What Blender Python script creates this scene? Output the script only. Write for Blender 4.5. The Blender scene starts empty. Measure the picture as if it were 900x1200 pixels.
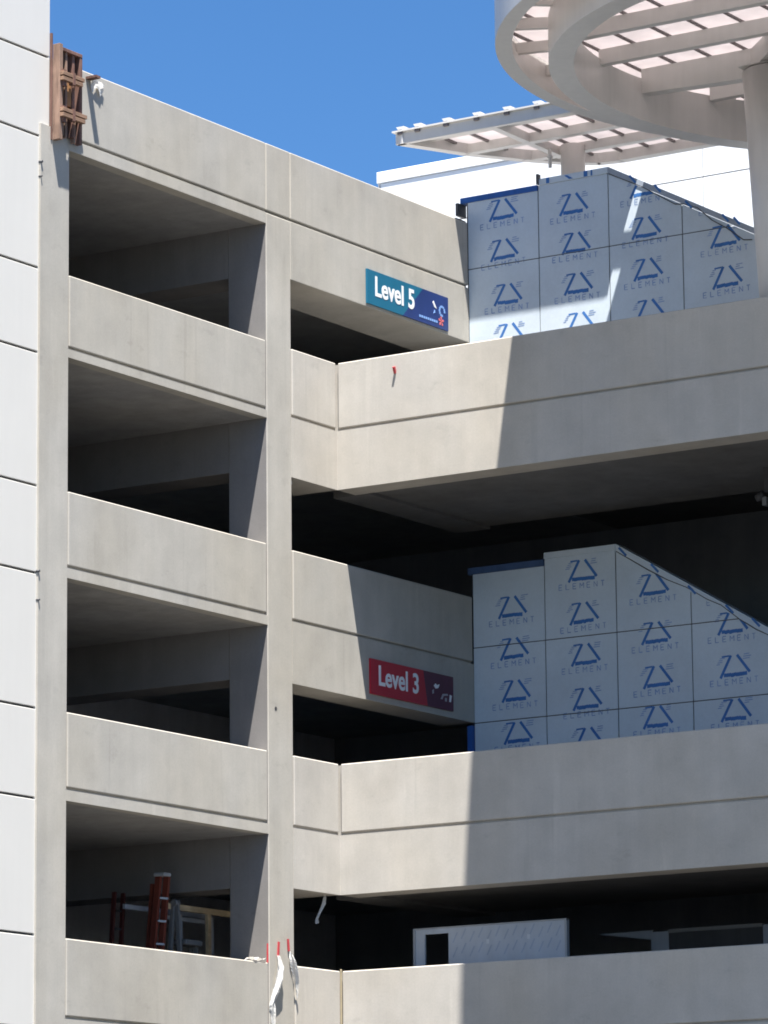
import bpy, bmesh, math, random
from mathutils import Vector, Matrix
random.seed(7)
S = bpy.context.scene
COL = S.collection
R = math.radians

# ------------------------------------------------------------------ materials
def new_mat(name):
    m = bpy.data.materials.new(name); m.use_nodes = True
    nt = m.node_tree
    return m, nt, nt.nodes['Principled BSDF']

def link(nt, a, b): nt.links.new(a, b)

def world_pos(nt, scale=(1, 1, 1), rot=(0, 0, 0)):
    g = nt.nodes.new('ShaderNodeNewGeometry')
    mp = nt.nodes.new('ShaderNodeMapping')
    mp.inputs['Scale'].default_value = scale
    mp.inputs['Rotation'].default_value = rot
    link(nt, g.outputs['Position'], mp.inputs['Vector'])
    return mp.outputs['Vector']

def noise(nt, vec, scale, detail=4, rough=.55):
    n = nt.nodes.new('ShaderNodeTexNoise')
    n.inputs['Scale'].default_value = scale
    n.inputs['Detail'].default_value = detail
    n.inputs['Roughness'].default_value = rough
    link(nt, vec, n.inputs['Vector'])
    return n.outputs['Fac']

def remap(nt, fac, a, b, lo, hi):
    r = nt.nodes.new('ShaderNodeMapRange')
    r.inputs['From Min'].default_value = a; r.inputs['From Max'].default_value = b
    r.inputs['To Min'].default_value = lo; r.inputs['To Max'].default_value = hi
    link(nt, fac, r.inputs['Value'])
    return r.outputs['Result']

def mul(nt, a, b):
    m = nt.nodes.new('ShaderNodeMath'); m.operation = 'MULTIPLY'
    link(nt, a, m.inputs[0]); link(nt, b, m.inputs[1])
    return m.outputs[0]

def tint(nt, base, fac):
    """base colour scaled by a scalar field"""
    v = nt.nodes.new('ShaderNodeVectorMath'); v.operation = 'SCALE'
    v.inputs[0].default_value = base[:3]
    link(nt, fac, v.inputs['Scale'])
    return v.outputs['Vector']

def mixc(nt, fac, a, b):
    m = nt.nodes.new('ShaderNodeMix'); m.data_type = 'RGBA'
    link(nt, fac, m.inputs['Factor'])
    for s, v in ((m.inputs['A'], a), (m.inputs['B'], b)):
        if isinstance(v, tuple): s.default_value = (*v[:3], 1)
        else: link(nt, v, s)
    return m.outputs['Result']

def bump(nt, bsdf, height, strength, dist=.01):
    b = nt.nodes.new('ShaderNodeBump')
    b.inputs['Strength'].default_value = strength
    b.inputs['Distance'].default_value = dist
    link(nt, height, b.inputs['Height'])
    link(nt, b.outputs['Normal'], bsdf.inputs['Normal'])

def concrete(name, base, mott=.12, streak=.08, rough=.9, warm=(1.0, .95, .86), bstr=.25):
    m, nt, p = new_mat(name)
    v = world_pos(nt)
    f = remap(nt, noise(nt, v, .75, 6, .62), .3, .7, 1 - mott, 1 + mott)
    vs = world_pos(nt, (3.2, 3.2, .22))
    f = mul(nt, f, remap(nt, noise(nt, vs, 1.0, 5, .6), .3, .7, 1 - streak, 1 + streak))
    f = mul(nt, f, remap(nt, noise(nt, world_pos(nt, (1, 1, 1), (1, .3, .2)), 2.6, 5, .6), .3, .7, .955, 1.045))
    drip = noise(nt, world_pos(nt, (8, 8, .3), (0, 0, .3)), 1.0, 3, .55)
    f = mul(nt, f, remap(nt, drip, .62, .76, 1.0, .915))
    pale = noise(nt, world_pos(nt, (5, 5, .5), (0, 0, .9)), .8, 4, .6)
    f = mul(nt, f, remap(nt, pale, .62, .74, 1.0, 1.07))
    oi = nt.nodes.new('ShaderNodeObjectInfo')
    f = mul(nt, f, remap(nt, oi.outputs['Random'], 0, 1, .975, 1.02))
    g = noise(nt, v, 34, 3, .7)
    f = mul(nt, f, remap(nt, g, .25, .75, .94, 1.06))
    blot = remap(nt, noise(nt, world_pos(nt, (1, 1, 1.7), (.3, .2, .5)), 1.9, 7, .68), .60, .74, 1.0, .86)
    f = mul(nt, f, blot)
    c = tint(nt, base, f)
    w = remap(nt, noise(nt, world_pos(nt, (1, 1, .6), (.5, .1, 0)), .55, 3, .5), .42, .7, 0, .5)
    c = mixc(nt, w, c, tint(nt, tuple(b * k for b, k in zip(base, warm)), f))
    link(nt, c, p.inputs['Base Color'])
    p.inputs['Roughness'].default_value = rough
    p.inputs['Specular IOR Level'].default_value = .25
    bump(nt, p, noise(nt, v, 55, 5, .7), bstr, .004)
    return m

def painted(name, base, rough=.5, var=.05, spec=.4, scale=1.3, metal=0):
    m, nt, p = new_mat(name)
    v = world_pos(nt)
    f = remap(nt, noise(nt, v, scale, 5, .6), .3, .7, 1 - var, 1 + var)
    f = mul(nt, f, remap(nt, noise(nt, world_pos(nt, (5, 5, .5)), 1.5, 4, .6), .35, .7, 1 + var * .5, 1 - var))
    link(nt, tint(nt, base, f), p.inputs['Base Color'])
    p.inputs['Roughness'].default_value = rough
    p.inputs['Specular IOR Level'].default_value = spec
    p.inputs['Metallic'].default_value = metal
    bump(nt, p, noise(nt, v, 20, 3, .6), .06, .003)
    return m

def wood(name, base, var=.3, axis='z'):
    m, nt, p = new_mat(name)
    sc = {'z': (14, 14, 1.2), 'y': (14, 1.2, 14), 'x': (1.2, 14, 14)}[axis]
    f = remap(nt, noise(nt, world_pos(nt, sc), 1.6, 6, .65), .3, .7, 1 - var, 1 + var)
    f = mul(nt, f, remap(nt, noise(nt, world_pos(nt), 2.4, 4, .6), .35, .65, .75, 1.2))
    link(nt, tint(nt, base, f), p.inputs['Base Color'])
    p.inputs['Roughness'].default_value = .8
    p.inputs['Specular IOR Level'].default_value = .2
    return m

CONC  = concrete('precast_concrete', (.425, .40, .355), .09, .05)
CONCB = concrete('pale_precast_concrete', (.46, .43, .385), .08, .045)
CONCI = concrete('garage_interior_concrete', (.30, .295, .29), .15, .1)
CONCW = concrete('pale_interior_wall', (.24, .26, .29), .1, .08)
CONCV = concrete('pale_bounce_wall', (.62, .63, .66), .1, .08)  # bright tone so the added inner wall brightens the dark voids
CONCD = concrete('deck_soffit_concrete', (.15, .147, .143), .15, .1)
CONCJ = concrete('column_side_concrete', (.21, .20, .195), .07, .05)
WHITEP = painted('white_wall_panel', (.655, .63, .583), .55, .012)
REARP  = painted('bright_white_cladding', (.82, .83, .83), .45, .02)
JOINT  = painted('joint_sealant', (.075, .073, .07), .8, .1)
STEEL  = painted('white_painted_steel', (.62, .60, .575), .38, .04, .5)
STEELD = painted('dark_purlin_steel', (.16, .14, .14), .5, .1)
GALV   = painted('galvanised_clip', (.65, .65, .64), .4, .05, .5)
DARKM  = painted('dark_bracket_metal', (.06, .06, .065), .5, .1)
WOODM  = wood('weathered_form_lumber', (.17, .095, .075), .3, 'z')
WOODL  = wood('pale_form_lumber', (.27, .175, .13), .3, 'z')
WOODY  = wood('waler_lumber', (.25, .155, .105), .35, 'y')
PLYO   = wood('orange_plywood', (.36, .185, .085), .22, 'z')
PLYD   = wood('dark_form_plywood', (.12, .075, .07), .25, 'z')
TIMB   = wood('sawhorse_timber', (.50, .37, .22), .2, 'y')
REDF   = painted('red_fibreglass', (.22, .018, .016), .4, .08)
REDT   = painted('red_tape', (.52, .06, .07), .5, .05)
ALU    = painted('dull_aluminium', (.36, .38, .41), .45, .06, .5)
GREYP  = painted('grey_stud_board', (.34, .35, .38), .7, .06)
DARKP  = painted('dark_panel', (.05, .048, .05), .7, .15)
PRINT  = painted('blue_print_ink', (.045, .165, .44), .6, .12)
PRINTF = painted('faded_blue_print_ink', (.235, .335, .54), .6, .1)
CAPBL  = painted('blue_flashing_tape', (.03, .11, .36), .45, .15)
TAPEG  = painted('grey_flashing_tape', (.33, .37, .43), .45, .1)
TEAL   = painted('teal_sign_face', (.012, .135, .23), .35, .05)
NAVY   = painted('navy_sign_face', (.020, .042, .165), .35, .12)
SRED   = painted('red_sign_face', (.44, .018, .035), .35, .05)
SMAR   = painted('maroon_sign_face', (.10, .02, .045), .35, .1)
SWHITE = painted('white_lettering', (.85, .85, .85), .4, .01)
SLBLUE = painted('light_blue_ink', (.22, .38, .72), .4, .05)
SPINK  = painted('coral_ink', (.68, .16, .16), .4, .05)
SGREY  = painted('grey_ink', (.42, .40, .42), .4, .05)

def sheathing_mat():
    m, nt, p = new_mat('blue_grey_sheathing_facer')
    v = world_pos(nt)
    f = remap(nt, noise(nt, v, 1.1, 5, .6), .3, .7, .93, 1.06)
    f = mul(nt, f, remap(nt, noise(nt, v, 26, 3, .7), .25, .75, .96, 1.04))
    c = tint(nt, (.56, .63, .69), f)
    pale = remap(nt, noise(nt, world_pos(nt, (1, 1, .7), (.2, .4, .1)), .7, 3, .5), .45, .65, 0, .5)
    c = mixc(nt, pale, c, tint(nt, (.60, .64, .68), f))
    link(nt, c, p.inputs['Base Color'])
    p.inputs['Roughness'].default_value = .62
    p.inputs['Specular IOR Level'].default_value = .3
    bump(nt, p, noise(nt, v, 9, 3, .6), .08, .004)
    return m
SHEATH = sheathing_mat()

def film_mat(name, col, trans):
    m, nt, p = new_mat(name)
    d = nt.nodes.new('ShaderNodeBsdfTranslucent')
    v = world_pos(nt)
    f = remap(nt, noise(nt, v, 2.5, 4, .6), .3, .7, .93, 1.05)
    c = tint(nt, col, f)
    link(nt, c, p.inputs['Base Color']); link(nt, c, d.inputs['Color'])
    p.inputs['Roughness'].default_value = .4
    mx = nt.nodes.new('ShaderNodeMixShader'); mx.inputs['Fac'].default_value = trans
    link(nt, p.outputs[0], mx.inputs[1]); link(nt, d.outputs[0], mx.inputs[2])
    link(nt, mx.outputs[0], nt.nodes['Material Output'].inputs['Surface'])
    return m
POLY = film_mat('translucent_roof_sheet', (.80, .755, .75), .45)
FILM = film_mat('white_plastic_film', (.70, .68, .64), .25)

def ground_mat():
    m, nt, p = new_mat('plaza_paving')
    v = world_pos(nt)
    b = nt.nodes.new('ShaderNodeTexBrick')
    b.offset = 0
    b.inputs['Scale'].default_value = 1
    b.inputs['Brick Width'].default_value = 1.5; b.inputs['Row Height'].default_value = 1.5
    b.inputs['Mortar Size'].default_value = .012
    b.inputs['Color1'].default_value = (.062, .061, .059, 1); b.inputs['Color2'].default_value = (.05, .05, .049, 1)
    b.inputs['Mortar'].default_value = (.03, .03, .03, 1)
    link(nt, v, b.inputs['Vector'])
    f = remap(nt, noise(nt, v, .35, 6, .6), .3, .7, .8, 1.15)
    vm = nt.nodes.new('ShaderNodeVectorMath'); vm.operation = 'SCALE'
    link(nt, b.outputs['Color'], vm.inputs[0]); link(nt, f, vm.inputs['Scale'])
    link(nt, vm.outputs['Vector'], p.inputs['Base Color'])
    p.inputs['Roughness'].default_value = .9
    return m

# ------------------------------------------------------------------ mesh helpers
class MB:
    def __init__(self): self.bm = bmesh.new()
    def box(self, x0, x1, y0, y1, z0, z1, mi=0, bev=0):
        x0, x1 = sorted((x0, x1)); y0, y1 = sorted((y0, y1)); z0, z1 = sorted((z0, z1))
        vs = [self.bm.verts.new((x, y, z)) for x in (x0, x1) for y in (y0, y1) for z in (z0, z1)]
        fs = []
        for q in ((0, 1, 3, 2), (4, 6, 7, 5), (0, 4, 5, 1), (2, 3, 7, 6), (0, 2, 6, 4), (1, 5, 7, 3)):
            f = self.bm.faces.new([vs[i] for i in q]); f.material_index = mi; fs.append(f)
        if bev:
            es = list({e for f in fs for e in f.edges})
            r = bmesh.ops.bevel(self.bm, geom=es, offset=bev, segments=1, affect='EDGES', profile=.5)
            for f in r['faces']: f.material_index = mi
        return self
    def bar(self, a, b, w, h, up=(0, 0, 1), mi=0):
        """rectangular bar from a to b"""
        a = Vector(a); b = Vector(b); d = (b - a).normalized(); up = Vector(up)
        s = d.cross(up)
        if s.length < 1e-4: s = d.cross(Vector((0, 1, 0)))
        s.normalize(); u = s.cross(d).normalized()
        vs = []
        for p in (a, b):
            for i, j in ((-1, -1), (1, -1), (1, 1), (-1, 1)):
                vs.append(self.bm.verts.new(p + s * (i * w / 2) + u * (j * h / 2)))
        for q in ((0, 3, 2, 1), (4, 5, 6, 7), (0, 1, 5, 4), (1, 2, 6, 5), (2, 3, 7, 6), (3, 0, 4, 7)):
            self.bm.faces.new([vs[i] for i in q]).material_index = mi
        return self
    def prism(self, poly, ext, mi=0):
        """closed polygon of 3-D points extruded by the vector ext"""
        ext = Vector(ext)
        a = [self.bm.verts.new(Vector(p)) for p in poly]
        b = [self.bm.verts.new(Vector(p) + ext) for p in poly]
        n = len(a)
        self.bm.faces.new(list(reversed(a))).material_index = mi
        self.bm.faces.new(b).material_index = mi
        for i in range(n):
            self.bm.faces.new((a[i], a[(i + 1) % n], b[(i + 1) % n], b[i])).material_index = mi
        return self
    def face(self, pts, mi=0):
        self.bm.faces.new([self.bm.verts.new(Vector(p)) for p in pts]).material_index = mi
        return self
    def frustum(self, c0, r0, c1, r1, n=32, mi=0, smooth=True, rot=0):
        c0 = Vector(c0); c1 = Vector(c1); d = (c1 - c0).normalized()
        s = d.orthogonal().normalized(); u = d.cross(s)
        A = []; B = []
        for i in range(n):
            t = 2 * math.pi * i / n + rot
            o = s * math.cos(t) + u * math.sin(t)
            A.append(self.bm.verts.new(c0 + o * r0)); B.append(self.bm.verts.new(c1 + o * r1))
        self.bm.faces.new(list(reversed(A))).material_index = mi
        self.bm.faces.new(B).material_index = mi
        for i in range(n):
            f = self.bm.faces.new((A[i], A[(i + 1) % n], B[(i + 1) % n], B[i]))
            f.material_index = mi; f.smooth = smooth
        return self
    def ring(self, cx, cy, prof, n=192, mi=0):
        """closed (r, z) profile revolved about a vertical axis"""
        rows = []
        for i in range(n):
            t = 2 * math.pi * i / n
            rows.append([self.bm.verts.new((cx + r * math.cos(t), cy + r * math.sin(t), z)) for r, z in prof])
        k = len(prof)
        for i in range(n):
            a = rows[i]; b = rows[(i + 1) % n]
            for j in range(k):
                f = self.bm.faces.new((a[j], b[j], b[(j + 1) % k], a[(j + 1) % k]))
                f.material_index = mi
        return self
    def ribbon(self, pts, wdir, widths, th=.004, mi=0):
        """a hanging strip: centre points, width direction(s), widths, tiny thickness"""
        rows = []
        for i, p in enumerate(pts):
            p = Vector(p); wd = Vector(wdir[i] if isinstance(wdir[0], (tuple, list)) else wdir).normalized()
            w = widths[i] / 2
            t = (Vector(pts[min(i + 1, len(pts) - 1)]) - Vector(pts[max(i - 1, 0)])).normalized()
            nrm = wd.cross(t).normalized() * (th / 2)
            rows.append([self.bm.verts.new(p - wd * w - nrm), self.bm.verts.new(p + wd * w - nrm),
                         self.bm.verts.new(p + wd * w + nrm), self.bm.verts.new(p - wd * w + nrm)])
        for a, b in zip(rows, rows[1:]):
            for j in range(4):
                f = self.bm.faces.new((a[j], a[(j + 1) % 4], b[(j + 1) % 4], b[j])); f.material_index = mi
        self.bm.faces.new(list(reversed(rows[0]))).material_index = mi
        self.bm.faces.new(rows[-1]).material_index = mi
        return self
    def build(self, name, mats, parent=None, label=None, loc=None):
        bmesh.ops.recalc_face_normals(self.bm, faces=self.bm.faces[:])
        off = Vector(parent.get('_base', (0, 0, 0))) if parent else Vector(loc or (0, 0, 0))
        bmesh.ops.translate(self.bm, verts=self.bm.verts[:], vec=-off)
        me = bpy.data.meshes.new(name); self.bm.to_mesh(me); self.bm.free()
        if not isinstance(mats, (list, tuple)): mats = [mats]
        for m in mats: me.materials.append(m)
        o = bpy.data.objects.new(name, me); COL.objects.link(o)
        o['_base'] = tuple(off)
        if parent: o.parent = parent
        else: o.location = off
        if label: o['label'] = label
        return o

def thing(name, label, cat, loc, group=None):
    o = bpy.data.objects.new(name, None); COL.objects.link(o)
    o.location = loc; o['_base'] = tuple(loc); o['label'] = label; o['category'] = cat
    o.empty_display_size = .3
    if group: o['group'] = group
    return o
def tag(o, label, cat, group=None):
    o['label'] = label; o['category'] = cat
    if group: o['group'] = group
    return o

def text_polys(body, u0, u1, v0, capv, bold=.0, depth=.004):
    """built-in font text as a mesh scaled to span u0..u1, capital height v0..capv"""
    cu = bpy.data.curves.new('text', 'FONT'); cu.body = body; cu.offset = bold; cu.extrude = .5
    o = bpy.data.objects.new('text', cu); COL.objects.link(o)
    bpy.context.view_layer.update()
    me = bpy.data.meshes.new_from_object(o.evaluated_get(bpy.context.evaluated_depsgraph_get()))
    bpy.data.objects.remove(o); bpy.data.curves.remove(cu)
    xs = [v.co.x for v in me.vertices]; ys = [v.co.y for v in me.vertices]
    x0, x1, y0, y1 = min(xs), max(xs), min(ys), max(ys)
    vs = [(u0 + (v.co.x - x0) / (x1 - x0) * (u1 - u0), v0 + (v.co.y - y0) / (y1 - y0) * (capv - v0),
           depth if v.co.z > 0 else 0) for v in me.vertices]
    fs = [tuple(p.vertices) for p in me.polygons]
    bpy.data.meshes.remove(me)
    return vs, fs
def add_text(mb, data, mapf, mi=0):
    vs, fs = data
    bv = [mb.bm.verts.new(mapf(*v)) for v in vs]
    for f in fs:
        try: mb.bm.faces.new([bv[i] for i in f]).material_index = mi
        except ValueError: pass

# ------------------------------------------------------------------ camera
CF, CP, CR, CY, CX, CYY, CZ = 5042.15286, .191299964, -.00954512675, .574416330, 35.6447131, -53.7635823, 1.6
fw = Vector((-math.sin(CY), math.cos(CY), 0)); rt = Vector((math.cos(CY), math.sin(CY), 0)); up = Vector((0, 0, 1))
F = fw * math.cos(CP) + up * math.sin(CP); U = -fw * math.sin(CP) + up * math.cos(CP)
RR = rt * math.cos(CR) + U * math.sin(CR); UU = -rt * math.sin(CR) + U * math.cos(CR)
cam = bpy.data.objects.new('camera', bpy.data.cameras.new('camera')); COL.objects.link(cam)
M = Matrix((RR, UU, -F)).transposed().to_4x4(); M.translation = (CX, CYY, CZ)
cam.matrix_world = M
cam.data.sensor_width = 36; cam.data.sensor_fit = 'AUTO'; cam.data.lens = CF / 1200 * 36
cam.data.clip_start = .5; cam.data.clip_end = 6000
S.camera = cam
S.render.resolution_x = 768; S.render.resolution_y = 1024

# ------------------------------------------------------------------ light
SX, SY = .205, .24                      # sun travels (-SX, SY, -1)
sd = Vector((-SX, SY, -1)).normalized()
w = bpy.data.worlds.new('World'); S.world = w; w.use_nodes = True
nt = w.node_tree; bg = nt.nodes['Background']
sky = nt.nodes.new('ShaderNodeTexSky'); sky.sky_type = 'NISHITA'; sky.sun_disc = False
sky.sun_elevation = math.asin(-sd.z); sky.sun_rotation = math.atan2(SX, -SY)
sky.altitude = 200; sky.air_density = .75; sky.dust_density = 0; sky.ozone_density = 5
hs = nt.nodes.new('ShaderNodeHueSaturation'); hs.inputs['Saturation'].default_value = 1.18
nt.links.new(sky.outputs[0], hs.inputs['Color']); nt.links.new(hs.outputs[0], bg.inputs[0]); bg.inputs[1].default_value = .057
ld = bpy.data.lights.new('sun', 'SUN'); ld.energy = 5.0; ld.angle = R(.53); ld.color = (1, .97, .92)
sun = bpy.data.objects.new('sun', ld); COL.objects.link(sun)
sun.rotation_euler = sd.to_track_quat('-Z', 'Y').to_euler(); sun.location = (10, -20, 60)
S.view_settings.view_transform = 'Standard'; S.view_settings.look = 'None'
S.view_settings.gamma = 1; S.view_settings.use_curve_mapping = False
S.cycles.filter_width = 1.8; S.cycles.diffuse_bounces = 8; S.cycles.max_bounces = 12
S.view_settings.exposure = 1.65

# ------------------------------------------------------------------ ground
g = MB(); g.face([(-3000, -3000, 0), (3000, -3000, 0), (3000, 3000, 0), (-3000, 3000, 0)])
g = g.build('ground', ground_mat()); g['kind'] = 'structure'

# ------------------------------------------------------------------ parking garage
yCL, yCR, yD, yE = -6.80, -1.888, -1.237, 3.90
P = {5: 16.425, 4: 13.325, 3: 10.22, 2: 7.10}          # parapet tops
G = {5: 15.40, 4: 12.28, 3: 9.18, 2: 6.045}            # groove (top edge)
OT = {5: 15.24, 4: 12.10, 3: 8.99, 2: 5.86}            # slab soffits under each level
BT = {5: 14.44, 4: 11.30, 3: 8.24, 2: 5.10}            # deep spandrel bottoms, right bay
ROOF, RG, RS = 19.50, 18.45, 18.24
XB = 14.0
gar = thing('parking_garage', 'unfinished concrete parking garage with open bays and ramp balconies', 'parking garage', (0, 0, 0))

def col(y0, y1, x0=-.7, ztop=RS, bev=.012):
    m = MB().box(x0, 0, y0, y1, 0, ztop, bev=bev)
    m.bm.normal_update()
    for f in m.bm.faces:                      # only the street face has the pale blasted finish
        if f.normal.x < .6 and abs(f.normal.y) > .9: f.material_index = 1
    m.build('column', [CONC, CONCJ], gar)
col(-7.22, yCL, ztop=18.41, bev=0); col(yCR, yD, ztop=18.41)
MB().box(-.06, .0, -7.455, -7.22, 0, 18.49).build('edge_strip', CONC, gar)

def panel_a(y0, y1, zg, zt, mat=CONC):
    MB().box(-.2, 0, y0 + .03, y1 - .022, zg, zt, bev=.014).build('parapet_panel', mat, gar)
def spandrel_a(y0, y1, z0, zg, zt, depth, mat=CONC):
    m = MB().box(-depth, 0, y0, y1, z0, zg - .04)
    m.box(-.17, -.05, y0, y1, zg - .06, zt - .014)
    m.build('spandrel_beam', mat, gar)
for L in (5, 4, 3, 2):
    panel_a(yCL, yCR, G[L], P[L]); spandrel_a(yCL, yCR, OT[L], G[L], P[L], .2)
for L in (5, 3, 2):
    panel_a(yD, 0.008, G[L], P[L], CONCB); spandrel_a(yD, 0, BT[L], G[L], P[L], .8, CONCB)
panel_a(yD, yE, G[4], P[4]); spandrel_a(yD, yE, BT[4], G[4], P[4], .6)
# roof level wall
for a, b in ((-7.20, yCR), (yCR, yD), (yD, yE)):
    MB().box(-.2, 0, a + .006, b - .006, RG, ROOF, bev=.014).build('roof_parapet', CONC, gar)
m = MB().box(-.2, 0, yCL, yCR, RS, RG - .04, bev=.004).box(-.17, -.05, -7.20, yE, RG - .06, ROOF - .04)
m.build('roof_beam', CONC, gar)
MB().box(-1.05, 0, yD, yE, 17.50, RG - .04, bev=.008).build('deep_roof_beam', CONC, gar)

# ramp side (normal -y)
for L in (5, 3, 2):
    MB().box(.022, XB, 0, .2, G[L], P[L], bev=.014).build('parapet_panel', CONCB, gar)
    m = MB().box(0, XB, 0, .5, BT[L], G[L] - .04)
    m.box(-.2, XB, .05, .17, G[L] - .06, P[L] - .014)
    m.build('spandrel_beam', CONCB, gar)
    if L != 2:
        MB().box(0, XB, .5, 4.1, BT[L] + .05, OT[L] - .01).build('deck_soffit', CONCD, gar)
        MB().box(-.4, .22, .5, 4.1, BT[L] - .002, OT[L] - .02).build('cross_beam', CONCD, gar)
# slabs
for L in (5, 4, 3, 2):
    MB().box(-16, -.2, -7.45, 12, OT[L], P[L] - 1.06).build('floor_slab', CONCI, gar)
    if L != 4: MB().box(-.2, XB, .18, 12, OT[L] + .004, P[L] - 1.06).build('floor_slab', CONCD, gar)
MB().box(-16, -.2, -7.45, 12, RS + .003, RS + .16).build('roof_slab', CONCI, gar)
MB().box(9.2, 9.4, .6, 12, 0, 15.2).build('light_block_wall', CONCJ, gar)  # added unseen wall that darkens the space under the ramp deck
# interior beams, walls
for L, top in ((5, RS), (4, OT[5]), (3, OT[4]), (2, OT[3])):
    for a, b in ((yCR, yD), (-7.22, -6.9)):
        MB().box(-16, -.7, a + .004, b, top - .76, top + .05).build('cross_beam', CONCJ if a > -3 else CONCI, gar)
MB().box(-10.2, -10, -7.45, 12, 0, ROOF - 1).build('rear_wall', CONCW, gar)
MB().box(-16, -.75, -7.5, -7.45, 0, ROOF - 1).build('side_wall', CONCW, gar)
MB().box(-6.2, -6, yD - .2, 8.9, 0, ROOF - 1.1).build('bounce_wall', CONCV, gar)  # added wall that catches daylight to lift the black bay interiors
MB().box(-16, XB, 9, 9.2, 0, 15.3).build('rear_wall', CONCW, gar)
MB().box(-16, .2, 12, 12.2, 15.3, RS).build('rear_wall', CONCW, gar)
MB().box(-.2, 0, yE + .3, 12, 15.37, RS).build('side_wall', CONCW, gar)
MB().box(XB, XB + .2, 0, 12.2, 0, 16.42).build('side_wall', CONCW, gar)
MB().box(.0, .028, -.03, .0, 6.05, 7.125, bev=.006).build('corner_sealant', painted('stained_sealant', (.34, .28, .18), .7, .2), gar)
# small ties and bolts on the column edge
for yy, zz, s in ((-7.445, 17.93, .022), (-7.45, 17.72, .014), (-7.455, 12.10, .02), (-7.45, 11.7, .016)):
    MB().frustum((-.05, yy, zz), s, (.025, yy, zz), s * .8, 10).build('form_tie', DARKM, gar)
m = MB().frustum((-.05, -1.69, 10.87), .03, (.003, -1.69, 10.87), .03, 12)
m.build('tie_hole', DARKM, gar)

# ------------------------------------------------------------------ white neighbouring building
wb = thing('white_building', 'smooth white panelled building with dark horizontal joints left of the garage', 'building', (-6, -13, 0))
MB().box(-12, -.07, -24, -7.225, 0, 25.9).build('backing_wall', JOINT, wb)
zs = sorted([7.10 + 3.1 * k for k in range(-2, 7)] + [8.96 + 3.115 * k for k in range(-3, 6)])
zs = [0.0] + [z for z in zs if z > .3] + [26.0]
for a, b in zip(zs, zs[1:]):
    right = -7.225 if a > 18.0 else -7.46
    if b - a < .08: continue
    m = MB().box(-.09, -.03, -24, right, a + .018, b - .018, bev=.006)
    if right < -7.3: m.box(-.09, -.03, right + .0, -7.43, a, b)
    else: m.box(-.085, -.034, -7.26, -7.222, a, b)
    m.build('wall_panel', WHITEP, wb)

# ------------------------------------------------------------------ white building behind
rb = thing('rear_building', 'bright white panel clad building behind the blue sheathed wall and canopies', 'building', (6, 20, 0))
MB().box(-8.85, 26, 15.03, 27, 0, 24.1).build('backing_wall', JOINT, rb)
xs = [-8.9] + [-1.67 + 5.6 * k for k in (0, 1, 2, 3, 4, 5)]
rows = [0, 4.4, 8.2, 12, 15.8, 19.3, 23.05, 24.05]
for a, b in zip(xs, xs[1:]):
    for c, d in zip(rows, rows[1:]):
        MB().box(a + .010, b - .010, 15, 15.06, c + .012, d - .012).build('cladding_panel', REARP, rb)
MB().box(-8.95, 26, 14.975, 15.5, 24.05, 24.28, bev=.01).build('coping', REARP, rb)
MB().box(-8.93, -8.87, 15.0, 27, 0, 24.05).build('side_cladding', REARP, rb)

# ------------------------------------------------------------------ sheathed walls with printed marks
def clip_poly(poly, planes):
    for (a, b, c) in planes:              # keep a*x + b*z + c >= 0
        out = []
        n = len(poly)
        for i in range(n):
            p, q = poly[i], poly[(i + 1) % n]
            dp = a * p[0] + b * p[1] + c; dq = a * q[0] + b * q[1] + c
            if dp >= 0: out.append(p)
            if (dp >= 0) != (dq >= 0):
                t = dp / (dp - dq); out.append((p[0] + t * (q[0] - p[0]), p[1] + t * (q[1] - p[1])))
        poly = out
        if len(poly) < 3: return []
    return poly
def stroke(a, b, w):
    dx, dz = b[0] - a[0], b[1] - a[1]; L = math.hypot(dx, dz); nx, nz = -dz / L * w / 2, dx / L * w / 2
    return [(a[0] + nx, a[1] + nz), (b[0] + nx, b[1] + nz), (b[0] - nx, b[1] - nz), (a[0] - nx, a[1] - nz)]
LET = {'E': [((0, 0), (0, 1)), ((0, 1), (.6, 1)), ((0, .5), (.5, .5)), ((0, 0), (.6, 0))],
       'L': [((0, 0), (0, 1)), ((0, 0), (.6, 0))],
       'M': [((0, 0), (0, 1)), ((0, 1), (.35, .4)), ((.35, .4), (.7, 1)), ((.7, 1), (.7, 0))],
       'N': [((0, 0), (0, 1)), ((0, 1), (.6, 0)), ((.6, 0), (.6, 1))],
       'T': [((.3, 0), (.3, 1)), ((0, 1), (.6, 1))]}
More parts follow.
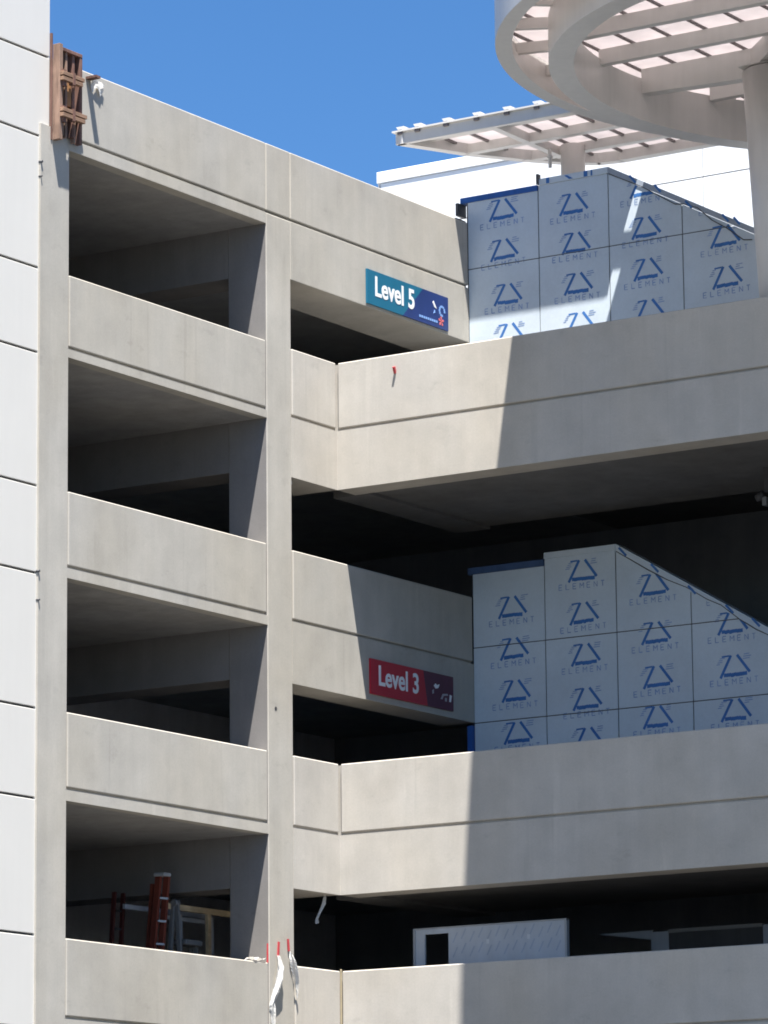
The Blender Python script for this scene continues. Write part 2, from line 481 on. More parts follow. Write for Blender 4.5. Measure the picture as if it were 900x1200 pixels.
def mark(cx, z):
    """list of (polygon, ink) for one print: open triangle, heavy base bar, spaced lettering"""
    rg = random.Random(int(cx * 100) * 977 + int(z * 100))
    o = []
    o.append((stroke((cx - .250, z - .045), (cx - .055, z + .295), .046), 1))
    o.append((stroke((cx + .050, z + .295), (cx + .262, z + .010), .046), 1))
    # base bar with a ragged, lettered edge
    x = cx - .190
    while x < cx + .17:
        w_ = rg.uniform(.035, .06); j_ = rg.uniform(-.008, .008)
        o.append(([(x, z - .036 + j_), (x + w_, z - .034 + j_), (x + w_, z + .026 + j_ * .5), (x, z + .022 + j_ * .5)], 1)); x += w_ - .002
    # dash and small lettering by the shoulders
    o.append((stroke((cx - .215, z + .285), (cx - .085, z + .290), .026), 1))
    for k in range(4):
        yy = z + .17 + .03 * k
        o.append((stroke((cx - .31 + .02 * k, yy), (cx - .31 + .02 * k + rg.uniform(.05, .10), yy + .004), .014), 2))
    for k in range(3):
        yy = z + .225 + .034 * k
        o.append((stroke((cx + .15 + .01 * k, yy), (cx + .15 + rg.uniform(.08, .15), yy + .004), .015), 2))
    x = cx - .43; h = .085
    for i, ch in enumerate('ELEMENT'):
        for a, b in LET[ch]:
            o.append((stroke((x + a[0] * h * 1.15, z - .155 + a[1] * h), (x + b[0] * h * 1.15, z - .155 + b[1] * h), .0165 * rg.uniform(.6, 1.1)), 2))
        x += .128
    t = rg.uniform(-.022, .022); c, s_ = math.cos(t), math.sin(t)
    rot = lambda p: (cx + (p[0] - cx) * c - (p[1] - z) * s_, z + (p[0] - cx) * s_ + (p[1] - z) * c)
    return [([rot(p) for p in pg], k) for pg, k in o]

def sheathed_wall(label, zb, ridge, right_end, zj, xs, marks, cap_left, ysurf=3.9, zcapL=None):
    """gabled wall facing -y: flat top over the first two boards, then a falling edge"""
    (rx, rz), (ex, ez) = ridge, right_end
    sl = (ez - rz) / (ex - rx)
    t = thing('sheathed_wall', label, 'wall', (rx, ysurf, zb))
    ztop = lambda x: (rz if x <= rx else rz + sl * (x - rx))
    body = [(-.03, zb), (xs[-1] + .6, zb), (xs[-1] + .6, ztop(xs[-1] + .6) - .03), (rx, rz - .03), (-.03, rz - .03)]
    if ztop(xs[-1] + .6) < zb: pass
    MB().prism([(x, ysurf + .02, z) for x, z in body], (0, .2, 0)).build('stud_frame', DARKM, t)
    zlev = [zb] + zj + [rz + 1]
    cols = list(zip(xs, xs[1:])) + [(xs[-1], xs[-1] + .6)]
    for ci, (a, b) in enumerate(cols):
        tops = cap_left if ci == 0 else rz
        for c, d in zip(zlev, zlev[1:]):
            planes = [(1, 0, -(a + .009)), (-1, 0, b - .009), (0, 1, -(c + .008)), (0, -1, min(d - .008, tops)), ]
            planes.append((sl, -1, rz - sl * rx)) if b > rx + .1 else None
            poly = clip_poly([(-5, 0), (40, 0), (40, 40), (-5, 40)], planes)
            if len(poly) < 3: continue
            mb = MB(); jit = random.uniform(0, .004)
            y0 = ysurf + jit
            mb.prism([(x, y0, z) for x, z in poly], (0, .016, 0))
            for (mx, mz) in marks:
                if mx < a - .3 or mx > b + .3 or mz > d + .5 or mz < c - .5: continue
                for kk, (pg, ink) in enumerate(mark(mx, mz)):
                    q = clip_poly(pg, planes)
                    if len(q) >= 3: mb.face([(x, y0 - .0015 - .0002 * ink - .00002 * kk, z) for x, z in q], ink)
            mb.build('sheathing_board', [SHEATH, PRINT, PRINTF], t)
    return t, sl, ztop

XS = [-.005, 1.335, 2.635, 3.965, 5.305]
mk_up = [(.67, 19.50), (.68, 18.83), (.735, 18.08), (.77, 17.42), (1.99, 19.39), (2.02, 18.74), (2.05, 18.07), (2.08, 17.42),
         (3.29, 19.48), (3.31, 18.80), (3.33, 18.12), (3.35, 17.45), (4.70, 19.12), (4.72, 18.45), (4.74, 17.79), (4.75, 17.1)]
t, sl, zt = sheathed_wall('blue sheathed stair wall with sloping top standing on the upper deck in front of the white building',
                          15.37, (2.65, 19.91), (5.33, 18.47), [16.27, 17.49, 18.715], XS, mk_up, 19.86)
# cap pieces of the upper wall
MB().box(-.13, 1.33, 3.875, 4.16, 19.83, 19.925, bev=.006).build('cap_flashing', CAPBL, t, 'bright blue taped cap over the low left end')
m = MB().box(1.36, 2.642, 3.885, 4.16, 19.915, 20.02, bev=.004)
for a, b in ((1.50, 1.56), (2.20, 2.27), (2.33, 2.36)): m.box(a, b, 3.881, 3.9, 19.922, 20.015, 1)
m.prism([(1.84, 3.880, 20.0), (1.89, 3.880, 20.0), (2.0, 3.880, 19.93), (1.93, 3.880, 19.93)], (0, .01, 0), 1)
m.build('cap_flashing', [SHEATH, PRINT], t)
m = MB().prism([(2.648, 3.885, 20.02), (5.9, 3.885, 20.02 + sl * 3.252), (5.9, 3.885, 19.92 + sl * 3.252), (2.648, 3.885, 19.92)], (0, .27, 0))
for k, (mx, off) in enumerate(((3.1, 0), (3.55, .02), (4.1, -.03), (4.75, 0), (4.95, .03))):
    zc = 19.97 + sl * (mx - 2.65) + off
    m.prism([(x, 3.879, z) for x, z in stroke((mx - .06, zc + .08), (mx + .05, zc - .05), .035)], (0, .012, 0), 1)
m.build('rake_flashing', [TAPEG, PRINT], t)
m = MB()
def crack(pts, yy=3.884, wd=.014):
    for a, b in zip(pts, pts[1:]): m.prism([(x, yy, z) for x, z in stroke(a, b, wd)], (0, .02, 0))
crack([(2.66, 19.90), (3.25, 19.60), (3.85, 19.22), (4.0, 19.20), (4.25, 19.10), (4.5, 18.86), (4.75, 18.70), (5.05, 18.46), (5.2, 18.44)])
m.build('lap_edge', DARKM, t, 'dark wavy edge of the lapped tape')
m = MB().box(1.325, 1.36, 3.86, 3.95, 19.93, 20.10).box(-.17, -.12, 3.80, 4.05, 19.62, 19.83).box(-.21, -.10, 3.70, 4.0, 19.46, 19.56)
m.build('corner_bracket', DARKM, t)

mk_lo = [(.70, 13.46), (.73, 12.97), (.755, 12.30), (.775, 11.62), (.80, 10.95), (2.03, 13.42), (2.045, 12.74), (2.06, 12.08), (2.075, 11.38), (2.09, 10.75),
         (3.31, 13.06), (3.33, 12.30), (3.345, 11.61), (3.33, 10.98), (4.67, 12.92), (4.68, 12.32), (4.70, 11.65), (4.70, 10.97)]
t, sl2, zt2 = sheathed_wall('shaded blue sheathed wall with sloping top beside the red level sign', 9.16, (2.65, 13.80), (5.29, 12.22),
                            [10.07, 11.29, 12.50], XS, mk_lo[1:], 13.72)
MB().box(-.08, 1.33, 3.875, 4.16, 13.69, 13.80, bev=.006).build('cap_flashing', painted('faded_blue_tape', (.055, .10, .21), .6, .15), t, 'dull blue taped cap over the low left end')
MB().box(1.335, 2.642, 3.885, 4.16, 13.80, 13.90, bev=.004).build('cap_flashing', SHEATH, t)
m = MB().prism([(2.648, 3.885, 13.90), (5.9, 3.885, 13.90 + sl2 * 3.252), (5.9, 3.885, 13.79 + sl2 * 3.252), (2.648, 3.885, 13.79)], (0, .27, 0))
for k, (mx, off) in enumerate(((2.78, -.02), (3.35, 0), (4.0, -.02), (4.65, 0), (5.1, .02))):
    zc = 13.85 + sl2 * (mx - 2.65) + off
    m.prism([(x, 3.879, z) for x, z in stroke((mx - .07, zc + .08), (mx + .06, zc - .06), .035)], (0, .012, 0), 1)
m.build('rake_flashing', [SHEATH, PRINT], t)
m = MB()
crack([(2.66, 13.78), (3.2, 13.44), (3.55, 13.24), (3.9, 13.08), (4.0, 13.02), (4.25, 12.86), (4.5, 12.74), (4.8, 12.50), (5.1, 12.30), (5.3, 12.2)])
m.build('lap_edge', DARKM, t, 'dark wavy edge of the lapped tape')
MB().box(-.10, -.012, 3.84, 3.93, 10.3, 11.25).build('edge_flashing', CAPBL, t)

# ------------------------------------------------------------------ level signs
def level_sign(digit, label, y0, y1, z0, z1, mats, split):
    t = thing('level_sign', label, 'sign', (0, (y0 + y1) / 2, z0))
    W = y1 - y0; H = z1 - z0
    mp = lambda u, v, d: (.035 + d, y0 + u, z0 + v)
    m = MB()
    a, b = split
    m.prism([(.004, y0, z0), (.004, y0 + a, z0), (.004, y0 + b, z1), (.004, y0, z1)], (.031, 0, 0), 0)
    m.prism([(.004, y0 + a, z0), (.004, y1, z0), (.004, y1, z1), (.004, y0 + b, z1)], (.031, 0, 0), 1)
    m.build('sign_panel', mats, t)
    m = MB(); add_text(m, text_polys('Level ' + digit, .225, 1.36, .27 * H, .86 * H, .022), mp)
    m.build('lettering', SWHITE, t)
    EM = [SWHITE, SLBLUE if digit == '5' else SGREY, SPINK]
    e = None
    def P3(pts, mi):
        if e: e.prism([mp(u, v, 0) for u, v in pts], (.004, 0, 0), 0)
        else: MB().prism([mp(u, v, 0) for u, v in pts], (.004, 0, 0), 0).build('emblem', EM[mi], t)
    if digit == '5':
        P3([(1.90, .70 * H), (1.93, .76 * H), (2.02, .55 * H), (1.95, .58 * H)], 0)         # white dart
        P3([(1.92, .38 * H), (1.98, .42 * H), (1.96, .50 * H)], 1)
        e = MB()
        for k in range(10):                                                                  # blue swirl
            th = k * 2 * math.pi / 12
            c = (2.18 + .075 * math.cos(th), .53 * H + .075 * math.sin(th))
            P3([(c[0] - .02, c[1] - .018), (c[0] + .02, c[1] - .018), (c[0] + .02, c[1] + .018), (c[0] - .02, c[1] + .018)], 1)
        e.build('emblem', SLBLUE, t); e = MB()
        for k in range(5):                                                                   # coral blossom
            th = k * 2 * math.pi / 5 + .3; c = (2.15, .22 * H)
            P3([(c[0], c[1]), (c[0] + .065 * math.cos(th - .35), c[1] + .065 * math.sin(th - .35)),
                (c[0] + .085 * math.cos(th), c[1] + .085 * math.sin(th)), (c[0] + .065 * math.cos(th + .35), c[1] + .065 * math.sin(th + .35))], 2)
        e.build('emblem', SPINK, t); e = MB()
        for k in range(9): P3([(1.50 + .062 * k, .13 * H), (1.545 + .062 * k, .13 * H), (1.545 + .062 * k, .20 * H), (1.50 + .062 * k, .20 * H)], 1)
        e.build('emblem', SLBLUE, t); e = None
    else:
        P3([(1.80, .62 * H), (1.85, .70 * H), (1.90, .66 * H), (1.97, .70 * H), (1.93, .58 * H), (1.86, .55 * H)], 0)
        P3([(1.76, .38 * H), (1.80, .40 * H), (1.80, .52 * H), (1.76, .48 * H)], 1)
        P3([(2.00, .28 * H), (2.06, .44 * H), (2.20, .47 * H), (2.22, .42 * H), (2.09, .39 * H), (2.05, .28 * H)], 1)
        P3([(2.13, .24 * H), (2.18, .24 * H), (2.18, .34 * H), (2.13, .34 * H)], 1)
        P3([(2.25, .25 * H), (2.30, .25 * H), (2.33, .44 * H), (2.27, .46 * H)], 0)
level_sign('5', 'teal and navy Level 5 sign high on the garage wall', .84, 3.21, 17.55, 18.10, [TEAL, NAVY], (1.02, 1.62))
level_sign('3', 'red and maroon Level 3 sign on the shaded spandrel', .84, 3.22, 11.40, 11.945, [SRED, SMAR], (1.62, 1.50))

# ------------------------------------------------------------------ ring canopy
CCX, CCY = 9.92, -.12
rc = thing('ring_canopy', 'large circular white steel canopy with translucent roof strips on a tapered column', 'canopy', (7.45, .62, 15.37))
MB().ring(CCX, CCY, [(5.90, 19.85), (5.90, 21.0), (5.80, 21.0), (5.80, 20.02), (5.66, 20.02), (5.66, 19.85)]).build('outer_fascia', STEEL, rc)
MB().ring(CCX, CCY, [(5.14, 19.57), (5.14, 20.22), (4.78, 20.22), (4.78, 19.57)]).build('inner_ring_beam', STEEL, rc)
ZR = 20.40
def chord(y, r):
    d = r * r - (y - CCY) ** 2
    return math.sqrt(d) if d > 0 else 0
ybeams = [-4.6, -3.3, -2.0, -.70, .52, 1.86, 3.1, 4.3]
for i, yb in enumerate(ybeams):
    wb_ = .14
    h = chord(max(abs(yb - CCY), abs(yb + wb_ - CCY)) + CCY, 4.80)
    if h < .4: continue
    if i == 4:      # deep tapered girder carried by the column
        m = MB().prism([(CCX - h, yb, ZR - .04), (CCX + h, yb, ZR - .04), (CCX + h, yb, 19.98), (CCX - .5, yb, 19.74), (6.9, yb, 19.92), (CCX - h, yb, 19.985)], (0, .2, 0))
        m.build('girder', STEEL, rc)
    else:
        MB().box(CCX - h, CCX + h, yb, yb + wb_, ZR - .27, ZR - .04).build('roof_beam', STEEL, rc)
# radial struts between the rings
m = MB()
for k in range(30):
    th = 2 * math.pi * k / 30 + .06
    c, s = math.cos(th), math.sin(th)
    MB().bar((CCX + 5.12 * c, CCY + 5.12 * s, 20.27), (CCX + 5.82 * c, CCY + 5.82 * s, 20.27), .09, .16).build('radial_strut', STEEL, rc)
m.bm.free()
# purlins, running along y
m = MB()
x = CCX - 5.7 + .27
k = 0
while x < CCX + 5.7:
    h = chord(x - CCX + CCY, 5.76)
    if h > .3: MB().box(x, x + .032, CCY - h, CCY + h, ZR - .04, ZR).build('purlin', STEELD, rc)
    x += .605
m.bm.free()
m = MB().frustum((CCX, CCY, ZR + .004), 5.79, (CCX, CCY, ZR + .016), 5.79, 160, smooth=False)
m.build('roof_sheet', POLY, rc)
# opaque trays between the strips, over each beam
for i, yb in enumerate(ybeams):
    y0, y1 = yb + .10, yb + .66
    hh = min(chord(y0, 4.79), chord(y1, 4.79))
    if hh < .4: continue
    MB().box(CCX - hh, CCX + hh, y0 + .05, y1, ZR - .055, ZR - .048).build('opaque_tray', STEEL, rc)
m = MB().frustum((7.44, .66, 15.37), .33, (7.44, .66, 19.95), .555, 40)
m.build('column_shaft', STEEL, rc)
m = MB().box(6.98, 7.9, .2, 1.12, 20.0, 20.018)
m.build('column_head', STEEL, rc)
e1 = Vector((.7071, -.7071, 0)); n1 = Vector((.7071, .7071, 0)) * .36
c0 = Vector((7.17, .90, 0)); c1 = c0 + e1 * 4.6
m = MB().prism([(c0 - n1).to_tuple()[:2] + (20.02,), (c1 - n1).to_tuple()[:2] + (20.10,), (c1 - n1).to_tuple()[:2] + (20.35,), (c0 - n1).to_tuple()[:2] + (20.35,)], n1 * 2)
m.build('girder', STEEL, rc)

# ------------------------------------------------------------------ flat canopy
fc = thing('flat_canopy', 'low flat white canopy with translucent panels on a round post behind the blue wall', 'canopy', (1.24, 5.2, 15.37))
zB, zT = 20.80, 21.0
out = [(-.93, 3.24), (-.36, 4.40), (.22, 5.25), (.72, 5.85), (1.18, 6.18), (1.6, 6.27)]
# front fascia, skew left edge, back edge
MB().box(-.93, 3.18, 3.20, 3.28, zB, zT, bev=.006).build('front_fascia', STEEL, fc)
m = MB()
for a, b in zip(out, out[1:]):
    d = Vector((b[0] - a[0], b[1] - a[1], 0)).normalized(); n = Vector((d.y, -d.x, 0)) * .16
    m.prism([(a[0], a[1], zB), (b[0], b[1], zB), (b[0] + n.x, b[1] + n.y, zB), (a[0] + n.x, a[1] + n.y, zB)], (0, 0, .17))
m.build('edge_beam', STEEL, fc)
MB().box(1.6, 4.9, 6.09, 6.27, zB, zB + .17).build('back_beam', STEEL, fc)
MB().bar((3.14, 3.28, zB + .09), (4.85, 6.1, zB + .09), .08, .18).build('edge_beam', STEEL, fc)
# the wing is an added, unseen slab shading the blue wall beside the ring
shade_wing = [(2.93, 2.5), (5.16, 6.27), (9.0, 6.27)]
a0 = math.atan2(6.0, -1.0); a1 = math.atan2(2.62, -5.4)
for k in range(17):
    th = a0 + (a1 - a0) * k / 16
    shade_wing.append((9.92 + 5.905 * math.cos(th), -.12 + 5.905 * math.sin(th)))
MB().prism([(x, y, zB) for x, y in shade_wing], (0, 0, .17)).build('shade_slab', STEEL, fc)
MB().box(3.1, 3.5, 3.30, 3.42, zB + .01, zB + .12).build('shade_bar', STEEL, fc)  # added bar whose shadow breaks the light streak on the blue wall
def left_x(y):
    for a, b in zip(out, out[1:]):
        if a[1] <= y <= b[1]: return a[0] + (y - a[1]) / (b[1] - a[1]) * (b[0] - a[0])
    return out[-1][0]
def right_x(y): return 3.14 + (y - 3.28) / (6.1 - 3.28) * 1.71
for y in (4.30, 5.25):
    MB().box(left_x(y) + .1, right_x(y) - .02, y, y + .14, zB + .002, zB + .155).build('cross_beam', STEEL, fc)
for x in (.82, 3.3):
    y0 = 3.28 if x < 3.1 else 3.9
    MB().box(x, x + .13, y0, 6.08 if x > 1.6 else (5.45 if x < 1 else 6.08), zB + .004, zB + .152).build('cross_beam', STEEL, fc)
MB().box(-.97, 3.16, 3.15, 3.30, zT - .004, zT + .022).build('edge_flashing', STEEL, fc)
roof = out + [(4.85, 6.27), (3.12, 3.24)]
MB().prism([(x, y, zT - .03) for x, y in roof], (0, 0, .012)).build('roof_sheet', POLY, fc)
for k in range(8):
    x = -.86 + .50 * k
    y1 = 6.1
    for a, b in zip(out, out[1:]):
        if a[0] <= x <= b[0]: y1 = a[1] + (x - a[0]) / (b[0] - a[0]) * (b[1] - a[1])
    if y1 - 3.3 > .2:
        MB().box(x, x + .04, 3.285, y1 - .03, zT - .075, zT - .034).build('purlin', STEELD, fc)
# opaque trays leave only short lit panes
m_ = ((3.285, 3.72), (4.42, 4.70), (5.37, 5.62))
for a, b in m_:
    MB().box(left_x(a) + .3, right_x(a) - .05, a, b, zT - .085, zT - .078).build('opaque_tray', STEEL, fc)
for x in (-.90, -.57, -.02, .56, 1.13, 1.69, 2.26, 2.83):
    c = MB().prism([(x, 3.172, zT + .085), (x + .15, 3.172, zT + .085), (x + .12, 3.172, zT + .03), (x + .04, 3.172, zT + .03)], (0, .2, 0))
    c.prism([(x + .03, 3.16, zT - .05), (x + .12, 3.16, zT - .05), (x + .12, 3.16, zT + .032), (x + .03, 3.16, zT + .032)], (0, .035, 0), 1)
    c.build('roof_clip', [GALV, STEELD], fc)
MB().frustum((1.24, 5.2, 15.37), .20, (1.24, 5.2, zB + .1), .20, 32).build('post', STEEL, fc)
MB().frustum((.98, 4.9, 20.50), .03, (.98, 4.9, 20.82), .03, 12).box(.945, 1.015, 4.865, 4.935, 20.66, 20.71).build('drain_pipe', GALV, fc)

# ------------------------------------------------------------------ formwork on the roof corner
fk = thing('wooden_formwork', 'rusty brown timber formwork box clamped on the roof corner of the garage', 'formwork', (.03, -6.8, 18.3))
MB().box(.012, .035, -7.19, -6.66, 18.42, 19.66).build('form_face', PLYD, fk)
MB().box(.012, .135, -7.205, -7.13, 18.30, 19.70, bev=.004).build('side_board', WOODL, fk)
MB().box(.035, .125, -6.72, -6.66, 18.33, 19.66, bev=.004).build('side_board', WOODM, fk)
MB().box(.035, .13, -7.13, -6.665, 19.61, 19.66, bev=.004).build('top_board', WOODM, fk)
for y0, w_, z0, z1 in ((-7.03, .04, 18.36, 19.61), (-6.82, .03, 18.33, 18.72), (-7.09, .025, 18.38, 18.72), (-6.87, .05, 18.40, 19.61)):
    MB().box(.035, .105, y0, y0 + w_, z0, z1).build('stud', WOODL if w_ < .05 else WOODM, fk)
MB().box(.036, .09, -6.99, -6.88, 18.84, 19.21).build('infill_panel', PLYO, fk)
MB().prism([(.036, -7.125, 19.21), (.036, -7.04, 19.21), (.036, -7.07, 18.86), (.036, -7.10, 18.86)], (.05, 0, 0)).build('infill_panel', PLYO, fk)
for zc, y1_ in ((19.25, -6.70), (18.72, -6.64)):
    for q in (0, .075):
        MB().box(.136, .20, -7.20, y1_ - .04 * (q > 0), zc - .02 - q, zc + .035 - q, bev=.004).build('waler', WOODY, fk)
    MB().box(.13, .21, -6.98, -6.93, zc - .12, zc + .055).build('clamp', WOODM, fk)
    MB().box(.10, .17, -7.16, -7.09, zc - .17, zc + .07).build('block', WOODM, fk)
MB().box(-.02, .012, -7.235, -7.205, 18.30, 19.86).build('edge_strip', WOODM, fk)
o = MB().box(.0, .185, -6.42, -6.31, 19.385, 19.42).build('plank_stub', WOODM, loc=(.09, -6.36, 19.38))
tag(o, 'short plank end jutting from the roof parapet beside the formwork', 'plank')
m = MB()
pts = []
for i in range(7):
    for j in range(5):
        y = -6.34 + .32 * i / 6; z = 19.45 - .05 * (i / 6) - (.17 + .06 * math.sin(i * 1.9)) * j / 4
        pts.append(m.bm.verts.new((.012 + .02 * random.random() + .012 * (1 + math.sin(i * 1.3 + j)), y + random.uniform(-.015, .015), z)))
for i in range(6):
    for j in range(4):
        m.bm.faces.new((pts[i * 5 + j], pts[i * 5 + j + 1], pts[i * 5 + j + 6], pts[i * 5 + j + 5]))
tag(m.build('plastic_sheet', FILM, loc=(.03, -6.15, 19.3)), 'crumpled scrap of white plastic sheet on the roof parapet', 'plastic sheet')

# ------------------------------------------------------------------ things in the lowest bay
# red stepladder
Z2 = P[2] - 1.06
DIMR = painted('worn_red_fibreglass', (.155, .034, .02), .6, .15)
lad = thing('stepladder', 'folded red fibreglass stepladder standing upright in the lowest left bay', 'ladder', (-1.5, -2.7, Z2))
la, lb = ((-1.5, -2.89, Z2), (-1.5, -2.565, 8.42)), ((-1.42, -2.79, Z2), (-1.42, -2.47, 8.41))
for a, b in (la, lb): MB().bar(a, b, .055, .09, (1, 0, 0)).build('side_rail', DIMR, lad)
MB().bar((-1.62, -2.83, Z2), (-1.62, -2.56, 8.30), .04, .05, (1, 0, 0)).build('rear_rail', DIMR, lad)
MB().box(-1.56, -1.36, -2.62, -2.44, 8.40, 8.455, bev=.012).build('top_cap', ALU, lad)
for k in range(1, 7):
    t_ = k / 7.0
    A = Vector(la[0]).lerp(Vector(la[1]), t_); B = Vector(lb[0]).lerp(Vector(lb[1]), t_)
    MB().bar(A + Vector((.05, 0, 0)), B + Vector((.05, 0, .0)), .03, .03).build('tread', ALU, lad)
lad2 = thing('leaning_ladder', 'dim dark red ladder leaning behind the folded stepladder in the lowest left bay', 'ladder', (-2.2, -2.8, Z2))
RL = (((-2.1, -3.05, Z2), (-2.3, -2.58, 8.22)), ((-2.1, -2.78, Z2), (-2.3, -2.36, 8.22)))
for a, b in RL: MB().bar(a, b, .045, .06, (1, 0, 0)).build('side_rail', painted('dim_red_rail', (.07, .016, .014), .6, .15), lad2)
for k in range(1, 8):
    t_ = k / 8
    MB().bar(Vector(RL[0][0]).lerp(Vector(RL[0][1]), t_), Vector(RL[1][0]).lerp(Vector(RL[1][1]), t_), .025, .025).build('rung', DARKP, lad2)
sh = thing('timber_trestle', 'pale timber trestle frame beside the red ladders in the lowest bay', 'trestle', (-1.6, -1.6, Z2))
MB().bar((-1.5, -2.36, 7.985), (-1.5, -.70, 7.985), .05, .085).build('top_rail', TIMB, sh)
MB().bar((-2.0, -2.75, 7.98), (-2.0, -.6, 7.98), .04, .07).build('rear_rail', GREYP, sh)
MB().bar((-1.75, -2.2, 7.86), (-1.75, -.9, 7.86), .03, .06).build('brace', GREYP, sh)
for y, d in ((-1.33, 0), (-1.72, -.25), (-.92, -.25)):
    MB().bar((-1.46 + d, y, Z2), (-1.50 + d, y + .02, 7.95), .085, .05, (1, 0, 0)).build('leg', TIMB if d == 0 else GREYP, sh)
DALU = painted('dull_grey_aluminium', (.15, .15, .15), .5, .08, .4)
st = thing('step_stand', 'grey aluminium step stand in front of the timber trestle', 'step stand', (-1.4, -2.0, Z2))
for a, b in (((-1.25, -2.27, Z2), (-1.4, -2.24, 8.02)), ((-1.55, -2.36, Z2), (-1.45, -2.27, 8.0)), ((-1.25, -1.70, Z2), (-1.4, -1.80, 7.50)), ((-1.55, -1.68, Z2), (-1.45, -1.80, 7.50))):
    MB().bar(a, b, .055, .06, (1, 0, 0)).build('leg', DALU, st)
MB().box(-1.56, -1.28, -2.18, -1.76, 7.42, 7.50, bev=.01).build('platform', DALU, st)
MB().frustum((-1.42, -2.31, 8.03), .05, (-1.42, -2.19, 8.04), .05, 14).build('rail_cap', DALU, st)

# ------------------------------------------------------------------ plastic strips and tape on the middle column
def strip(name, label, pts, wd, widths, tape=None, cat='plastic strip', group=None):
    t = thing(name, label, cat, pts[0], group)
    rg = random.Random(label); m = MB(); rows = []; n = len(pts); N = 30
    W = [Vector(w) for w in wd] if isinstance(wd[0], (tuple, list)) else [Vector(wd)] * n
    for q in range(N + 1):
        f = q / N * (n - 1); k = min(int(f), n - 2); u = f - k; u = u * u * (3 - 2 * u) if n < 4 else u
        p = Vector(pts[k]).lerp(Vector(pts[k + 1]), u); wv = W[min(k, len(W) - 1)].lerp(W[min(k + 1, len(W) - 1)], u).normalized()
        ww = (widths[k] + (widths[k + 1] - widths[k]) * u) * rg.uniform(.9, 1.08)
        nv = wv.cross(Vector((0, 0, 1))).normalized()
        rows.append([m.bm.verts.new(p + wv * (ww * (a / 6 - .5)) + nv * (.014 * math.sin(a * 1.3 + q * .22) * (1 if ww > .05 else .4) + rg.uniform(-.003, .003))
                     + Vector((0, 0, rg.uniform(-.003, .003)))) for a in range(7)])
    for A_, B_ in zip(rows, rows[1:]):
        for a in range(6): m.bm.faces.new((A_[a], A_[a + 1], B_[a + 1], B_[a]))
    m.build('film', FILM, t)
    if tape:
        MB().bar(tape[0], tape[1], .042, .012, (1, 0, 0)).build('red_tape', REDT, t)
    return t
strip('plastic_strip', 'twisted white plastic strip hanging from red tape on the middle column',
      [(.02, -1.68, 7.22), (.05, -1.67, 7.05), (.06, -1.72, 6.85), (.05, -1.80, 6.66), (.035, -1.86, 6.50), (.03, -1.84, 6.32), (.03, -1.83, 6.1)],
      [(0, 1, 0), (.3, 1, 0), (.6, 1, 0), (.5, 1, .2), (.2, 1, .6), (.8, .6, 0), (.7, .6, 0)], [.05, .12, .13, .14, .12, .08, .05],
      ((.015, -1.68, 7.20), (.015, -1.66, 7.42)))
strip('plastic_strip', 'narrow shaded plastic strip at the right edge of the middle column',
      [(.02, -1.38, 7.30), (.06, -1.36, 7.15), (.06, -1.31, 7.0), (.05, -1.25, 6.86), (.04, -1.22, 6.62)],
      [(1, .3, 0), (1, .5, 0), (1, .6, 0), (1, .4, 0), (1, .2, 0)], [.03, .09, .10, .08, .02],
      ((.015, -1.40, 7.30), (.015, -1.42, 7.48)))
o = MB().bar((-.02, -1.89, 7.10), (-.02, -1.885, 7.38), .05, .014, (1, 0, 0)).build('red_tape', REDT, loc=(-.02, -1.9, 7.1))
tag(o, 'red tape tab on the column edge above the lowest left parapet', 'tape')
m = MB(); pts = []
for i in range(6):
    for j in range(3):
        pts.append(m.bm.verts.new((-.15 + .08 * j, -2.32 + .07 * i + random.uniform(-.01, .01), P[2] + .012 + .05 * abs(math.sin(i * 1.2 + j)) )))
for i in range(5):
    for j in range(2):
        m.bm.faces.new((pts[i * 3 + j], pts[i * 3 + j + 1], pts[i * 3 + j + 4], pts[i * 3 + j + 3]))
tag(m.build('plastic_scrap', FILM, loc=(-.1, -2.1, P[2])), 'flat scrap of white plastic lying on the lowest left parapet', 'plastic scrap')
strip('hanging_plastic', 'torn plastic flap hanging from the soffit above the lowest ramp opening',
      [(-.2, -.12, 8.26), (-.2, -.16, 8.10), (-.2, -.24, 7.98), (-.2, -.33, 7.86), (-.2, -.34, 7.80)], (0, 1, .3), [.03, .16, .10, .05, .08], cat='plastic flap')
strip('hanging_plastic', 'small pale plastic scrap under the upper spandrel beside the middle column',
      [(-.12, -1.12, 14.46), (-.12, -1.10, 14.38), (-.12, -1.13, 14.26), (-.12, -1.16, 14.18)], (0, 1, .3), [.03, .12, .10, .03], cat='plastic flap')

# red cap on the upper ramp parapet
o = MB().bar((1.075, .0, 16.13), (1.085, -.055, 16.22), .035, .035, (1, 0, 0)).build('safety_cap', REDT, loc=(1.07, 0, 16.13))
tag(o, 'small red plastic cap sticking out of the upper ramp parapet', 'cap')

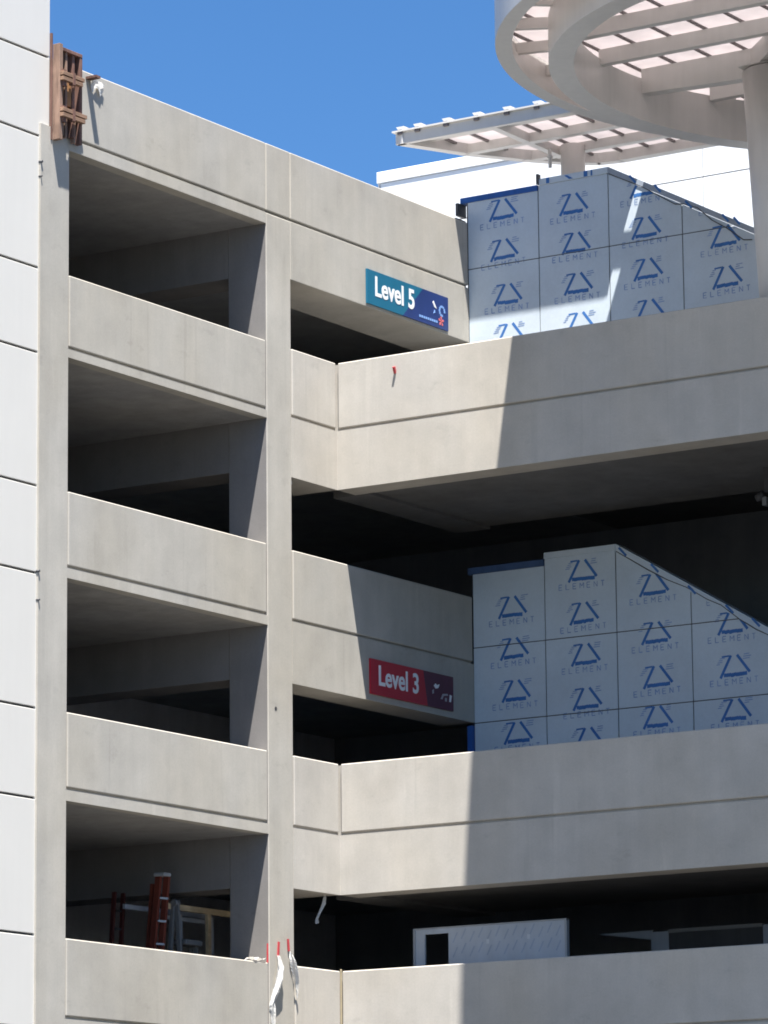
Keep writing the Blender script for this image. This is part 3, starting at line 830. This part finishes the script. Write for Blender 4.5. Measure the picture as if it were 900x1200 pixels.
# ------------------------------------------------------------------ boards in the lowest ramp opening
bd = thing('wall_board', 'pale sheathing board with a square cut-out standing behind the lowest ramp parapet', 'board', (2, 1, Z2))
m = MB()
xa, xb, zt_ = .68, 3.33, 7.755
for a, b, c, d in ((xa, .86, Z2, zt_), (.86, 1.28, 7.67, zt_), (.86, 1.28, Z2, 6.9), (1.28, xb, Z2, zt_)): m.box(a, b, 1.0, 1.03, c, d)
for k in range(26):
    x = 1.36 + (k % 13) * .15; z = 7.30 + .22 * (k // 13) + .05 * ((k % 13) % 2)
    m.face([(px, .997, pz) for px, pz in stroke((x, z), (x + .08, z + .15), .022)], 1)
for x, z in ((1.95, 7.47), (2.66, 7.50)): m.face([(x, .9965, z), (x + .05, .9965, z), (x + .05, .9965, z + .07), (x, .9965, z + .07)], 2)
m.build('board_face', [painted('pale_board', (.50, .54, .60), .6, .06), painted('faint_board_print', (.38, .44, .54), .6, .1), painted('board_sticker', (.62, .65, .69), .5, .03)], bd)
m = MB().box(.66, .70, .985, 1.06, Z2, zt_ + .01).box(3.315, 3.35, .985, 1.06, Z2, zt_ + .01).box(.66, 3.35, .99, 1.06, zt_ - .012, zt_ + .012)
m.build('edge_trim', ALU, bd)
sf = thing('stud_frame', 'grey stud frame with a dark panel in the right of the lowest ramp opening', 'frame', (4, 3, Z2))
MB().box(3.64, 3.94, 3.0, 3.08, Z2, 7.69).build('stud', GREYP, sf)
MB().box(5.55, 5.75, 3.0, 3.08, Z2, 7.69).build('stud', GREYP, sf)
MB().box(3.94, 5.55, 3.01, 3.06, Z2, 7.66).build('infill_panel', DARKP, sf)
MB().box(3.94, 5.55, 2.99, 3.09, 7.66, 7.715).build('header', CONCJ, sf)
MB().prism([(2.7, 3.05, 7.715), (3.64, 3.05, 7.725), (3.64, 3.05, 7.58)], (0, .03, 0)).build('side_panel', GREYP, sf)
# pipe fitting under the soffit
pf = thing('soffit_lamp', 'small grey light fitting hanging under the deck soffit at the right edge', 'light fitting', (5.98, 2.6, 14.49))
MB().box(6.02, 6.10, 2.5, 2.58, 14.10, 14.49).build('bracket', DARKP, pf)
MB().frustum((5.90, 2.48, 14.02), .05, (6.03, 2.5, 14.07), .08, 16).build('lamp_head', DARKP, pf)
MB().box(6.02, 6.09, 2.44, 2.56, 13.90, 14.03).build('junction_box', DALU, pf)

# repeats share a group
for o in bpy.data.objects:
    k = o.name.split('.')[0]
    gname = {'level_sign': 'level signs on the garage walls', 'sheathed_wall': 'blue sheathed stair walls',
             'plastic_strip': 'plastic strips on the middle column', 'hanging_plastic': 'plastic scraps hanging under the decks'}.get(k)
    if gname and o.parent is None: o['group'] = gname
